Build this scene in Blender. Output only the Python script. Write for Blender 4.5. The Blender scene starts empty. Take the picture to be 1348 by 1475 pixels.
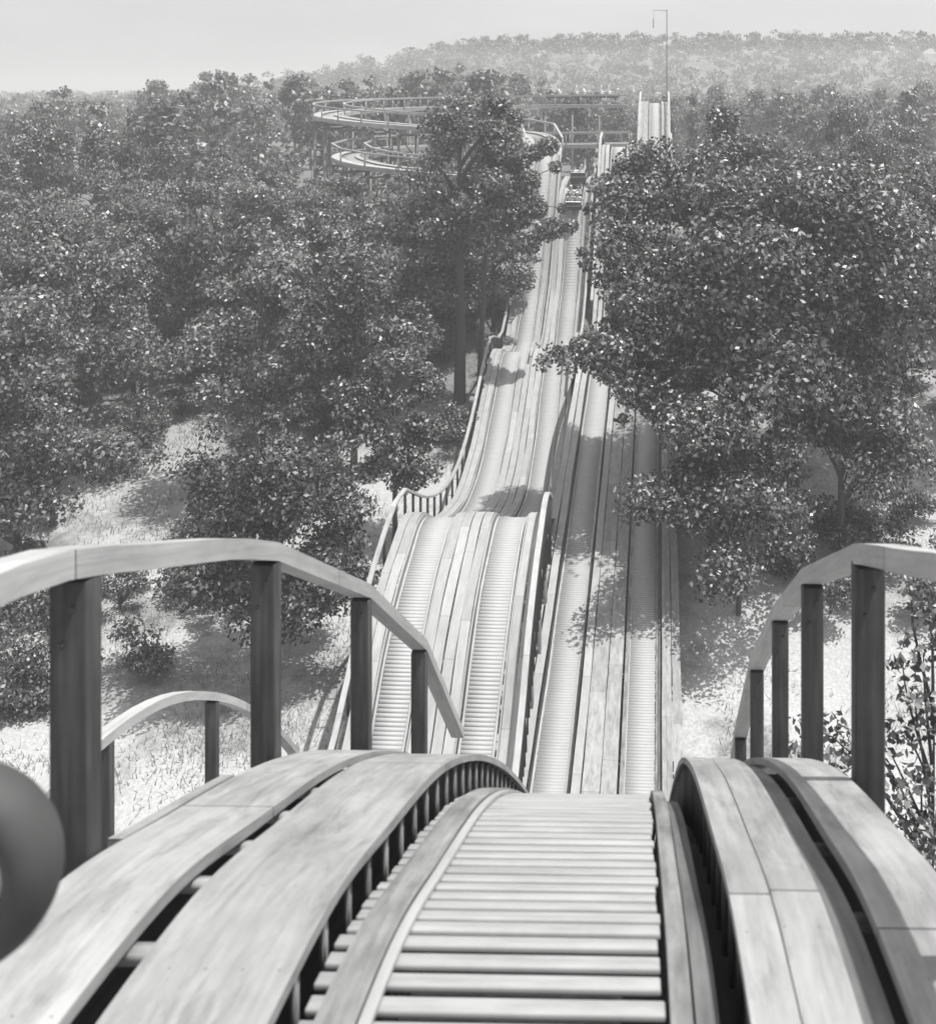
import bpy, math, random
import numpy as np
from mathutils import Vector, Matrix
random.seed(7); rng = np.random.default_rng(7)
scene = bpy.context.scene
col = scene.collection
H = 24.0                       # camera height above the scene datum
F = 1500.0; CX = 885.0; HY = 130.0

# ------------------------------------------------------------------ camera
cd = bpy.data.cameras.new('camera'); cam = bpy.data.objects.new('camera', cd); col.objects.link(cam)
scene.camera = cam
cam.location = (0, 0, H); cam.rotation_euler = (math.pi/2, 0, 0)
cd.sensor_fit = 'HORIZONTAL'; cd.sensor_width = 36.0; cd.lens = F/1348*36.0
cd.shift_x = (674-CX)/1348; cd.shift_y = -(737.5-HY)/1348
cd.clip_start = 0.05; cd.clip_end = 8000
cd.dof.use_dof = True; cd.dof.focus_distance = 38.0; cd.dof.aperture_fstop = 3.2
# ------------------------------------------------------------------ light
w = bpy.data.worlds.new('World'); scene.world = w; w.use_nodes = True
nt = w.node_tree; nt.nodes.clear()
sun_dir = Vector((0.33, 0.0, 0.90)).normalized()
sky = nt.nodes.new('ShaderNodeTexSky'); sky.sky_type = 'NISHITA'; sky.sun_disc = False
sky.sun_elevation = math.asin(sun_dir.z); sky.sun_rotation = math.atan2(sun_dir.x, sun_dir.y)
sky.air_density = 1.0; sky.dust_density = 6.0; sky.ozone_density = 1.0
bw = nt.nodes.new('ShaderNodeHueSaturation'); bw.inputs['Saturation'].default_value = 0.0
# a milky, hazed-over sky: most of its light is one even pale veil
mx = nt.nodes.new('ShaderNodeMix'); mx.data_type = 'RGBA'; mx.inputs[0].default_value = .75; mx.inputs[7].default_value = (3.6, 3.6, 3.6, 1)
wtc = nt.nodes.new('ShaderNodeTexCoord'); wmp = nt.nodes.new('ShaderNodeMapping'); wmp.inputs['Scale'].default_value = (1, 1, 4); nt.links.new(wtc.outputs['Generated'], wmp.inputs[0])
wn_ = nt.nodes.new('ShaderNodeTexNoise'); wn_.inputs['Scale'].default_value = 3.5; wn_.inputs['Detail'].default_value = 7; nt.links.new(wmp.outputs[0], wn_.inputs['Vector'])
wr_ = nt.nodes.new('ShaderNodeMapRange'); wr_.inputs[1].default_value = .3; wr_.inputs[2].default_value = .7; wr_.inputs[3].default_value = 3.3; wr_.inputs[4].default_value = 4.1; nt.links.new(wn_.outputs[0], wr_.inputs[0])
wc_ = nt.nodes.new('ShaderNodeCombineColor'); [nt.links.new(wr_.outputs[0], wc_.inputs[i]) for i in range(3)]; nt.links.new(wc_.outputs[0], mx.inputs[7])
bg = nt.nodes.new('ShaderNodeBackground'); bg.inputs[1].default_value = 0.15
wo = nt.nodes.new('ShaderNodeOutputWorld')
nt.links.new(sky.outputs[0], bw.inputs['Color']); nt.links.new(bw.outputs[0], mx.inputs[6]); nt.links.new(mx.outputs[2], bg.inputs[0]); nt.links.new(bg.outputs[0], wo.inputs[0])
ld = bpy.data.lights.new('sun', 'SUN'); ld.energy = 4.2; ld.angle = math.radians(0.6); ld.color = (1, .992, .98)
sun = bpy.data.objects.new('sun', ld); col.objects.link(sun)
sun.rotation_euler = sun_dir.to_track_quat('Z', 'Y').to_euler()
scene.view_settings.view_transform = 'Standard'; scene.view_settings.look = 'None'
scene.view_settings.exposure = 0.58; scene.view_settings.gamma = 1.0
scene.render.engine = 'CYCLES'

# ------------------------------------------------------------------ helpers
def tag(o, label=None, cat=None, group=None, kind=None):
    if label: o['label'] = label
    if cat: o['category'] = cat
    if group: o['group'] = group
    if kind: o['kind'] = kind
    return o
def empty(name, loc=(0, 0, 0)):
    o = bpy.data.objects.new(name, None); o.empty_display_size = .3
    o.location = (loc[0], loc[1], loc[2]+H); col.objects.link(o); return o
def smooth(t, a, b):
    t = np.clip((np.asarray(t, float)-a)/(b-a), 0, 1); return t*t*(3-2*t)
def pchip(tab):
    x = np.array([p[0] for p in tab], float); y = np.array([p[1] for p in tab], float)
    d = np.diff(y)/np.diff(x); m = np.zeros(len(x)); m[0] = d[0]; m[-1] = d[-1]
    for i in range(1, len(x)-1):
        h0, h1 = x[i]-x[i-1], x[i+1]-x[i]
        m[i] = (d[i-1]*h1+d[i]*h0)/(h0+h1)
    def f(q):
        q = np.asarray(q, float); i = np.clip(np.searchsorted(x, q)-1, 0, len(x)-2)
        h = x[i+1]-x[i]; t = np.clip((q-x[i])/h, 0, 1)
        return ((2*t**3-3*t**2+1)*y[i]+(t**3-2*t**2+t)*h*m[i]+(-2*t**3+3*t**2)*y[i+1]+(t**3-t**2)*h*m[i+1])
    return f

class MB:
    """collects vertices (camera-relative height), faces and per-vertex uv"""
    def __init__(s): s.v = []; s.uv = []; s.f = []; s.n = 0
    def add(s, v, uv, f):
        v = np.asarray(v, float).reshape(-1, 3); s.v.append(v); s.uv.append(np.asarray(uv, float).reshape(-1, 2))
        s.f.append(np.asarray(f, int)+s.n); s.n += len(v)
    def build(s, name, mat, parent=None, smooth_=False, bevel=0):
        me = bpy.data.meshes.new(name)
        v = np.concatenate(s.v); uv = np.concatenate(s.uv); f = np.concatenate(s.f)
        off = np.zeros(3)
        if parent is not None: off = np.array([parent['_ox'], parent['_oy'], parent['_oz']]) if '_ox' in parent else np.array(parent.location)
        else: off = np.array([0, 0, 0.])
        vv = v+np.array([0, 0, H])-off
        n = len(f); k = f.shape[1]
        me.vertices.add(len(vv)); me.vertices.foreach_set('co', vv.ravel())
        me.loops.add(n*k); me.loops.foreach_set('vertex_index', f.ravel())
        me.polygons.add(n); me.polygons.foreach_set('loop_start', np.arange(n)*k)
        try: me.polygons.foreach_set('loop_total', np.full(n, k))
        except Exception: pass
        ul = me.uv_layers.new(name='UVMap'); ul.data.foreach_set('uv', uv[f.ravel()].ravel())
        me.update(calc_edges=True); me.validate()
        if smooth_: me.polygons.foreach_set('use_smooth', np.ones(n, bool))
        me.materials.append(mat)
        o = bpy.data.objects.new(name, me); col.objects.link(o)
        if parent is not None: o.parent = parent
        if bevel:
            b = o.modifiers.new('bevel', 'BEVEL'); b.width = bevel; b.segments = 2; b.limit_method = 'ANGLE'
        return o
    def box(s, c, ax, ay, az, shared=True):
        """box centred at c, half vectors ax, ay, az (az..the long one carries v)"""
        c, ax, ay, az = [np.asarray(q, float) for q in (c, ax, ay, az)]
        if shared:
            P = [c+i*ax+j*ay+k*az for k in (-1, 1) for j in (-1, 1) for i in (-1, 1)]
            L = np.linalg.norm(az); W = np.linalg.norm(ax); D = np.linalg.norm(ay)
            r = random.random()*50
            UV = [((i*W+j*D)+r, k*L+r) for k in (-1, 1) for j in (-1, 1) for i in (-1, 1)]
            s.add(P, UV, [(0, 2, 3, 1), (4, 5, 7, 6), (0, 1, 5, 4), (2, 6, 7, 3), (0, 4, 6, 2), (1, 3, 7, 5)])

def tube(mb, p0, p1, r0, r1, n=8):
    p0, p1 = np.asarray(p0, float), np.asarray(p1, float); d = p1-p0; d /= np.linalg.norm(d)
    a = np.cross(d, [0, 0, 1.] if abs(d[2]) < .9 else [1., 0, 0]); a /= np.linalg.norm(a); b = np.cross(d, a)
    th = np.linspace(0, 2*math.pi, n, endpoint=False); c = np.cos(th)[:, None]*a+np.sin(th)[:, None]*b
    V = np.concatenate([p0+c*r0, p1+c*r1]); i = np.arange(n); j = (i+1) % n
    mb.add(V, np.c_[np.tile(th, 2), np.repeat([0, 1], n)], np.stack([i, j, j+n, i+n], 1))

class Path:
    def __init__(s, pts):
        s.p = np.asarray(pts, float); t = np.gradient(s.p, axis=0)
        t2 = t.copy(); t2[:, 2] = 0; n = np.linalg.norm(t2, axis=1)[:, None]; t2 /= n
        s.t = t/np.linalg.norm(t, axis=1)[:, None]
        s.r = np.stack([t2[:, 1], -t2[:, 0], 0*t2[:, 0]], 1)      # to the right
        s.s = np.concatenate([[0], np.cumsum(np.linalg.norm(np.diff(s.p, axis=0), axis=1))])
    def at(s, q):
        P = np.array([np.interp(q, s.s, s.p[:, k]) for k in range(3)]).T
        T = np.array([np.interp(q, s.s, s.t[:, k]) for k in range(3)]).T
        R = np.array([np.interp(q, s.s, s.r[:, k]) for k in range(3)]).T
        return P, T, R
    def s_at_y(s, y): return float(np.interp(y, s.p[:, 1], s.s))
    def cut(s, a, b):
        m = (s.s >= a) & (s.s <= b); q = Path.__new__(Path)
        q.p, q.t, q.r, q.s = s.p[m], s.t[m], s.r[m], s.s[m]; return q

def sweep(mb, path, a, b, zt, zb, vary=0.0):
    P, R, S = path.p, path.r, path.s; n = len(P)
    if n < 2: return
    a = np.broadcast_to(a, n)[:, None]; b = np.broadcast_to(b, n)[:, None]
    zt = np.broadcast_to(zt, n)[:, None]; zb = np.broadcast_to(zb, n)[:, None]
    up = np.array([[0, 0, 1.]]); r0 = random.random()*40
    if vary:
        ph = random.random()*9
        zt = zt+vary*np.sin(S*1.7+ph)[:, None]; w_ = vary*1.5*np.sin(S*.9+ph*2)[:, None]; a = a+w_; b = b+w_
    TL, TR, BL, BR = P+R*a+up*zt, P+R*b+up*zt, P+R*a+up*zb, P+R*b+up*zb
    for q0, q1, u0, u1 in ((TL, TR, a, b), (TR, BR, zb, zt), (BR, BL, b, a), (BL, TL, zb, zt)):
        V = np.stack([q0, q1], 1).reshape(-1, 3)
        U = np.stack([np.c_[u0[:, 0]+r0, S+r0*7], np.c_[u1[:, 0]+r0, S+r0*7]], 1).reshape(-1, 2)
        i = np.arange(n-1)*2
        mb.add(V, U, np.stack([i, i+1, i+3, i+2], 1))
    for q, fl in ((0, 1), (n-1, 0)):
        V = [TL[q], TR[q], BR[q], BL[q]]
        if not fl: V = V[::-1]
        mb.add(V, [(r0, 0), (r0+.1, 0), (r0+.1, .1), (r0, .1)], [(0, 1, 2, 3)])

# ------------------------------------------------------------------ materials (all grey: the place is known only in black and white)
def newmat(name):
    m = bpy.data.materials.new(name); m.use_nodes = True; n = m.node_tree
    return m, n, n.nodes['Principled BSDF']
def g(v): return (v, v, v, 1)
def wood(name, lo, hi, stain=.35, rough=.6, joint=0.0, scale=1.0, bump=.25, grime=0.0, nails=False):
    m, n, b = newmat(name); N = n.nodes.new; L = n.links.new
    tc = N('ShaderNodeTexCoord'); mp = N('ShaderNodeMapping'); L(tc.outputs['UV'], mp.inputs[0])
    mp.inputs['Scale'].default_value = (28*scale, 1.3*scale, 1)
    n1 = N('ShaderNodeTexNoise'); n1.inputs['Scale'].default_value = 1.0; n1.inputs['Detail'].default_value = 6; L(mp.outputs[0], n1.inputs['Vector'])
    mp2 = N('ShaderNodeMapping'); L(tc.outputs['UV'], mp2.inputs[0]); mp2.inputs['Scale'].default_value = (3.5, 1.1, 1)
    n2 = N('ShaderNodeTexNoise'); n2.inputs['Scale'].default_value = 1.3; n2.inputs['Detail'].default_value = 7; n2.inputs['Roughness'].default_value = .65; L(mp2.outputs[0], n2.inputs['Vector'])
    r1 = N('ShaderNodeMapRange'); r1.inputs[1].default_value = .3; r1.inputs[2].default_value = .7; r1.inputs[3].default_value = lo; r1.inputs[4].default_value = hi; L(n1.outputs[0], r1.inputs[0])
    r2 = N('ShaderNodeMapRange'); r2.inputs[1].default_value = .35; r2.inputs[2].default_value = .62; r2.inputs[3].default_value = 1-stain; r2.inputs[4].default_value = 1.0; L(n2.outputs[0], r2.inputs[0])
    mu = N('ShaderNodeMath'); mu.operation = 'MULTIPLY'; L(r1.outputs[0], mu.inputs[0]); L(r2.outputs[0], mu.inputs[1])
    out = mu.outputs[0]
    if joint:
        sx = N('ShaderNodeSeparateXYZ'); L(tc.outputs['UV'], sx.inputs[0])
        dv = N('ShaderNodeMath'); dv.operation = 'DIVIDE'; dv.inputs[1].default_value = joint; L(sx.outputs[1], dv.inputs[0])
        fr = N('ShaderNodeMath'); fr.operation = 'FRACT'; L(dv.outputs[0], fr.inputs[0])
        gt = N('ShaderNodeMath'); gt.operation = 'GREATER_THAN'; gt.inputs[1].default_value = .012/joint; L(fr.outputs[0], gt.inputs[0])
        mr = N('ShaderNodeMapRange'); mr.inputs[3].default_value = .3; mr.inputs[4].default_value = 1; L(gt.outputs[0], mr.inputs[0])
        fl = N('ShaderNodeMath'); fl.operation = 'FLOOR'; L(dv.outputs[0], fl.inputs[0])
        wn = N('ShaderNodeTexWhiteNoise'); wn.noise_dimensions = '1D'; L(fl.outputs[0], wn.inputs['W'])
        wr = N('ShaderNodeMapRange'); wr.inputs[3].default_value = .82; wr.inputs[4].default_value = 1.05; L(wn.outputs[0], wr.inputs[0])
        m2 = N('ShaderNodeMath'); m2.operation = 'MULTIPLY'; L(out, m2.inputs[0]); L(mr.outputs[0], m2.inputs[1])
        m3 = N('ShaderNodeMath'); m3.operation = 'MULTIPLY'; L(m2.outputs[0], m3.inputs[0]); L(wr.outputs[0], m3.inputs[1]); out = m3.outputs[0]
    def mth(op, a, b=None, c=None):
        k = N('ShaderNodeMath'); k.operation = op
        for i, q in enumerate((a, b, c)):
            if q is None: continue
            if isinstance(q, (int, float)): k.inputs[i].default_value = q
            else: L(q, k.inputs[i])
        return k.outputs[0]
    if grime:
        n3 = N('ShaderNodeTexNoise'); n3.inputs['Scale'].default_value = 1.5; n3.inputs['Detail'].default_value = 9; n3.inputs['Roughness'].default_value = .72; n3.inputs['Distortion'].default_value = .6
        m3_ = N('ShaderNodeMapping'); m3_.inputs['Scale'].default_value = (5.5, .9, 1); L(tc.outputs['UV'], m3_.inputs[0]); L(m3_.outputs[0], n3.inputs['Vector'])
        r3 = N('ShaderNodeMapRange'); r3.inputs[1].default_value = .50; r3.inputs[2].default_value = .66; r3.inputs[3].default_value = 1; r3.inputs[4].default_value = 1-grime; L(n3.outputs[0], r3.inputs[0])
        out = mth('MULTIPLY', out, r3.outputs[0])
    if nails:
        s2_ = N('ShaderNodeSeparateXYZ'); L(tc.outputs['UV'], s2_.inputs[0])
        fx = mth('MULTIPLY', mth('SUBTRACT', mth('FRACT', mth('DIVIDE', s2_.outputs[0], .115)), .5), .115)
        fy = mth('MULTIPLY', mth('SUBTRACT', mth('FRACT', mth('DIVIDE', s2_.outputs[1], .525)), .5), .525)
        d = mth('SQRT', mth('ADD', mth('MULTIPLY', fx, fx), mth('MULTIPLY', fy, fy)))
        nm_ = N('ShaderNodeMapRange'); nm_.inputs[1].default_value = .003; nm_.inputs[2].default_value = .006; nm_.inputs[3].default_value = .45; nm_.inputs[4].default_value = 1; L(d, nm_.inputs[0])
        out = mth('MULTIPLY', out, nm_.outputs[0])
    cb = N('ShaderNodeCombineColor')
    for i in range(3): L(out, cb.inputs[i])
    L(cb.outputs[0], b.inputs['Base Color']); b.inputs['Roughness'].default_value = rough
    b.inputs['Specular IOR Level'].default_value = .2
    bp = N('ShaderNodeBump'); bp.inputs['Strength'].default_value = bump; bp.inputs['Distance'].default_value = .01; L(n1.outputs[0], bp.inputs['Height']); L(bp.outputs[0], b.inputs['Normal'])
    return m
M = {}
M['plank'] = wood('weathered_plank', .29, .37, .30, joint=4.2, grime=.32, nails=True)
M['tie'] = wood('weathered_tie', .29, .37, .26)
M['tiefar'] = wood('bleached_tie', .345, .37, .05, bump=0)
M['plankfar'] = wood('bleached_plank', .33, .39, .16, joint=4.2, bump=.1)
M['rail'] = wood('worn_rail_plank', .17, .30, .5)
M['strip'] = wood('pale_rail_strip', .32, .40, .2, rough=.4)
M['paint'] = wood('whitewashed_timber', .35, .43, .2, joint=3.9, grime=.15)
M['post'] = wood('timber_post', .045, .09, .4)
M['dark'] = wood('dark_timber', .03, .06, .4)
M['bent'] = wood('trestle_timber', .16, .26, .35)
M['greyboard'] = wood('grey_board', .10, .18, .35)
def plain(name, v, rough=.6, metal=0, nz=.2, sc=6):
    m, n, b = newmat(name); N = n.nodes.new; L = n.links.new
    tc = N('ShaderNodeTexCoord'); t = N('ShaderNodeTexNoise'); t.inputs['Scale'].default_value = sc; t.inputs['Detail'].default_value = 5; L(tc.outputs['Object'], t.inputs['Vector'])
    r = N('ShaderNodeMapRange'); r.inputs[3].default_value = v*(1-nz); r.inputs[4].default_value = v*(1+nz); L(t.outputs[0], r.inputs[0])
    cb = N('ShaderNodeCombineColor'); [L(r.outputs[0], cb.inputs[i]) for i in range(3)]
    L(cb.outputs[0], b.inputs['Base Color']); b.inputs['Roughness'].default_value = rough; b.inputs['Metallic'].default_value = metal
    return m
M['drum'] = plain('dark_enamel', .045, .7, nz=.35, sc=9); M['hub'] = plain('pale_enamel', .9, .6)
M['car'] = plain('car_paint', .05, .4); M['trim'] = plain('car_trim', .55, .4)
M['skin'] = plain('skin', .42, .6); M['shirt'] = plain('white_shirt', .8, .8); M['suit'] = plain('dark_cloth', .06, .8); M['hair'] = plain('hair', .04, .5); M['pole'] = plain('pole_paint', .16, .5)
M['bark'] = plain('bark', .07, .9, nz=.5, sc=9)
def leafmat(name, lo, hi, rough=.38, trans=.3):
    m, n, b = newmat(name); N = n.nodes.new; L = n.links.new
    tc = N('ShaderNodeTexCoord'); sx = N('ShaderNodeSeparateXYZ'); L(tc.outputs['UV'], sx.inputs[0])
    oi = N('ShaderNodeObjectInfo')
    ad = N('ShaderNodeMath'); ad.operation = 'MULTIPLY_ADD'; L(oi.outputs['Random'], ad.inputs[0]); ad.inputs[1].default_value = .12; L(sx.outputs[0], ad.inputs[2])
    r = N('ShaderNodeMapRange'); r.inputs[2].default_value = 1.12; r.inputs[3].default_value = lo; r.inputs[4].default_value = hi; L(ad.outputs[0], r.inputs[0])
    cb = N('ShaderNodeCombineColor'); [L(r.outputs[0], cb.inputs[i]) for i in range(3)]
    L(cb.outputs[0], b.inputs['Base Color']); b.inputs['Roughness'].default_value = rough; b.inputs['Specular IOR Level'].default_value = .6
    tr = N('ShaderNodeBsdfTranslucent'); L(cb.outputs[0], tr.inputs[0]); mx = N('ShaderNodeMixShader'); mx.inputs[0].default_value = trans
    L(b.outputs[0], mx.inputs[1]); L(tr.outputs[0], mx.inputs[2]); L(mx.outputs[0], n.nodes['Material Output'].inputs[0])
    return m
M['leaf'] = leafmat('foliage', .012, .46); M['leaf2'] = leafmat('glossy_foliage', .006, .50, .42, .12); M['leaf3'] = leafmat('soft_foliage', .02, .44, .5)  # upper tones are leaf glints painted into the base colour
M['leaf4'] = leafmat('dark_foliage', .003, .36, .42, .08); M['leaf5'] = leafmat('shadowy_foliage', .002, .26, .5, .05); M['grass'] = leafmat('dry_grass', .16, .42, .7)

# ------------------------------------------------------------------ terrain
gb = pchip([(-60, -21.5), (20, -22.9), (45, -22.6), (56, -21.7), (66, -20), (76, -18.2), (90, -16.6), (120, -14.6), (160, -13.2), (250, -12.5), (400, -12), (6000, -12)])
gr = pchip([(-60, -22), (20, -23.2), (31, -22.75), (57, -17.6), (66, -17.4), (80, -16.2), (120, -14.6), (160, -13.2), (250, -12.5), (6000, -12)])
def ground(x, y):
    x = np.asarray(x, float); y = np.asarray(y, float)
    t = smooth(x, -2.95, -2.25); z = gb(y)*(1-t)+np.maximum(gb(y), gr(y))*t
    z = z+smooth(y, 260, 600)*smooth(x, -210, -60)*32*(1-.2*smooth(x, 120, 400))
    n = .28*np.sin(x*.31+1.3*np.sin(y*.17))*np.sin(y*.27+x*.05)+.12*np.sin(x*.9+y*.6)
    k = smooth(np.abs(x+2.5), 7, 13)
    return z+n*k
def terrain():
    xs = np.concatenate([-np.geomspace(2500, 80, 24), np.linspace(-76, -6, 80), np.linspace(-5.6, 2, 40), np.linspace(2.5, 60, 70), np.geomspace(64, 2500, 26)])
    ys = np.concatenate([np.linspace(-60, 8, 20), np.linspace(10, 110, 150), np.geomspace(112, 5000, 60)])
    X, Y = np.meshgrid(xs, ys); Z = ground(X, Y); nx, ny = len(xs), len(ys)
    i, j = np.meshgrid(np.arange(nx-1), np.arange(ny-1)); a = (j*nx+i).ravel()
    mb = MB(); mb.add(np.stack([X, Y, Z], -1).reshape(-1, 3), np.stack([X, Y], -1).reshape(-1, 2), np.stack([a, a+1, a+nx+1, a+nx], 1))
    m, n, b = newmat('sandy_ground'); N = n.nodes.new; L = n.links.new
    tc = N('ShaderNodeTexCoord')
    def nz(s, d=8, r=.6):
        t = N('ShaderNodeTexNoise'); t.inputs['Scale'].default_value = s; t.inputs['Detail'].default_value = d; t.inputs['Roughness'].default_value = r; L(tc.outputs['Object'], t.inputs['Vector']); return t
    a_, b_, c_ = nz(.16), nz(1.4, 6), nz(9, 5, .7)
    mix = N('ShaderNodeMath'); mix.operation = 'MULTIPLY_ADD'; L(b_.outputs[0], mix.inputs[0]); mix.inputs[1].default_value = .35; L(a_.outputs[0], mix.inputs[2])
    cr = N('ShaderNodeValToRGB'); L(mix.outputs[0], cr.inputs[0]); e = cr.color_ramp.elements
    e[0].position = .68; e[0].color = g(.40); e[1].position = .86; e[1].color = g(.17)
    # woodland floor (leaf litter) under the forest: away from the coaster clearing
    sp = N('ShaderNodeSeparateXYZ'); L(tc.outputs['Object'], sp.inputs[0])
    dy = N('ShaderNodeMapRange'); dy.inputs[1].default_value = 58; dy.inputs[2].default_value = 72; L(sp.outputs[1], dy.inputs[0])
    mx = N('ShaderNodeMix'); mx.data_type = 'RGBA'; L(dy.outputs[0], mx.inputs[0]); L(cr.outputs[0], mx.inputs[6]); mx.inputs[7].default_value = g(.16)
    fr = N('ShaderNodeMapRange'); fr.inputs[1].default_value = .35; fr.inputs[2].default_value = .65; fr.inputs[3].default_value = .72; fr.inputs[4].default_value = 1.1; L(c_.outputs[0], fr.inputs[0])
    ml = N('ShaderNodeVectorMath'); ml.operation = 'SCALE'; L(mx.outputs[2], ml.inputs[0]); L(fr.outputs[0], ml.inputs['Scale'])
    L(ml.outputs[0], b.inputs['Base Color']); b.inputs['Roughness'].default_value = .95; b.inputs['Specular IOR Level'].default_value = .1
    bp = N('ShaderNodeBump'); bp.inputs['Strength'].default_value = .6; bp.inputs['Distance'].default_value = .12; L(b_.outputs[0], bp.inputs['Height']); L(bp.outputs[0], b.inputs['Normal'])
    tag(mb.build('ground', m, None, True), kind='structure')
terrain()

# ------------------------------------------------------------------ coaster paths (y runs away from the camera)
zN = pchip([(-3, -2.42), (0, -2.52), (2, -2.60), (3.12, -2.72), (3.69, -2.853), (4.52, -3.195), (5.84, -3.794), (7.13, -4.556), (8.23, -5.32), (9.44, -6.25), (11.07, -7.62), (13, -9.4), (15.5, -12.0),
            (18, -14.6), (21, -17.4), (24, -19.7), (27, -21.1), (29.5, -21.6), (31.8, -21.45), (36, -20.75), (45, -18.95), (55, -16.95), (60, -16.05), (64, -16.05), (70, -16.8), (74, -16.0), (78, -12.8), (81, -9.3), (83.5, -6.6),
            (86, -4.6), (88.5, -4.9), (92, -6.8), (97, -7.9), (101, -7.4), (105, -5.6), (110, -2.5), (113, -1.4), (116, -1.3), (128, -1.3)])
zRL = pchip([(-3, -6.7), (6, -6.55), (8.5, -6.6), (10, -7.0), (11.2, -7.65), (13, -9.1), (15.5, -11.9), (18, -14.6), (21, -17.4), (24, -19.7), (27, -21.1), (29.5, -21.6), (31.8, -21.45), (36, -20.75), (45, -18.95),
             (55, -16.95), (60, -16.05), (64, -16.05), (70, -16.8), (74, -16.0), (78, -12.8), (81, -9.3), (83.5, -6.6), (86, -4.6), (88.5, -4.9), (92, -6.8), (97, -9)])
zL = pchip([(22, -22.1), (27, -21.9), (30, -21.2), (32.3, -19.95), (34, -18.45), (36, -17.25), (38, -16.6), (39.4, -16.33), (40.4, -16.42), (43, -17.62), (46.5, -19.05), (49, -19.75), (52, -20.28), (54.5, -20.4), (58, -20.0),
            (61.5, -19.05), (65, -17.75), (67, -17.0), (68.2, -16.95), (70.5, -17.7), (73, -17.65), (75.5, -16.1), (77.5, -14.7), (80, -11.6), (82, -8.7), (84, -6.0), (86, -4.6)])
zL2 = pchip([(22, -22.1), (27, -21.9), (30, -21.2), (32.3, -19.95), (34, -18.45), (36, -17.25), (38, -16.6), (39.4, -16.33), (40.4, -16.42), (43, -17.62), (46.5, -19.05), (49, -19.75), (52, -20.28), (54.5, -20.4), (58, -20.0),
            (61.5, -19.05), (65, -17.75), (67, -17.0), (68.2, -16.95), (70.5, -17.7), (73, -17.65), (75.5, -16.1), (77.5, -14.7), (80, -11.6), (82, -8.7), (84.5, -7.6), (88, -7.3), (90, -7.3)])
xN = pchip([(-3, -.425), (3, -.305), (8, -.205), (12, -.10), (20, .23), (31.8, .76), (57.5, 1.88), (85, 3.07), (113, 4.37), (128, 4.9)])
xLc = pchip([(22, -5.75), (30, -5.7), (38, -5.42), (45, -5.35), (53, -5.33), (60, -5.35), (66, -5.3), (72, -5.05), (78, -4.75), (84, -4.35), (90, -4.2)])
def mk(ys, fx, fz): return Path(np.c_[ys, fx(ys), fz(ys)][:, [1, 0, 2]])
ysN = np.concatenate([np.arange(-2, 14, .12), np.arange(14, 122, .3)])
pN = mk(ysN, xN, zN)
pRL = mk(np.concatenate([np.arange(2, 94, .3)]), lambda y: xN(y)-2.8, zRL)
pL1 = mk(np.arange(23, 85.6, .25), lambda y: xLc(y)-1.4, zL)
pL2 = mk(np.arange(23, 89, .25), lambda y: xLc(y)+1.4, zL2)
def spline(pts, step=.5):
    P = np.array(pts, float); s = np.concatenate([[0], np.cumsum(np.linalg.norm(np.diff(P, axis=0), axis=1))])
    fs = [pchip(list(zip(s, P[:, k]))) for k in range(3)]; q = np.arange(0, s[-1], step)
    return Path(np.stack([f(q) for f in fs], 1))

def ties(path, s0, s1, pitch, dz, half0, half1, wid=.085, th=.06, skipfirst=0):
    """all ties of a stretch in one mesh (too many to count)"""
    q = np.arange(s0, s1, pitch); P, T, R = path.at(q); n = len(q)
    T = T/np.linalg.norm(T, axis=1)[:, None]; U = np.cross(R, T)
    dzz = np.broadcast_to(dz(P[:, 1]) if callable(dz) else dz, n)[:, None]
    j = (rng.random(n)-.5)[:, None]
    a = P+R*(half0+j*.02)+[[0, 0, 1]]*dzz; b = P+R*(half1+j*.02)+[[0, 0, 1]]*dzz
    V = np.stack([a-T*wid/2-U*th/2, a+T*wid/2-U*th/2, a+T*wid/2+U*th/2, a-T*wid/2+U*th/2, b-T*wid/2-U*th/2, b+T*wid/2-U*th/2, b+T*wid/2+U*th/2, b-T*wid/2+U*th/2], 1)-U[:, None]*th/2
    r = rng.random(n)*60; uv = np.zeros((n, 8, 2))
    uv[:, :, 0] = r[:, None]+np.array([0, .08, .08, 0]*2); uv[:, 4:, 1] = half1-half0; uv[:, :, 1] += r[:, None]
    f = np.array([(0, 1, 2, 3), (7, 6, 5, 4), (0, 4, 5, 1), (1, 5, 6, 2), (2, 6, 7, 3), (3, 7, 4, 0)])
    mb = MB(); mb.add(V.reshape(-1, 3), uv.reshape(-1, 2), (f[None]+np.arange(n)[:, None, None]*8).reshape(-1, 4)); return mb

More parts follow.
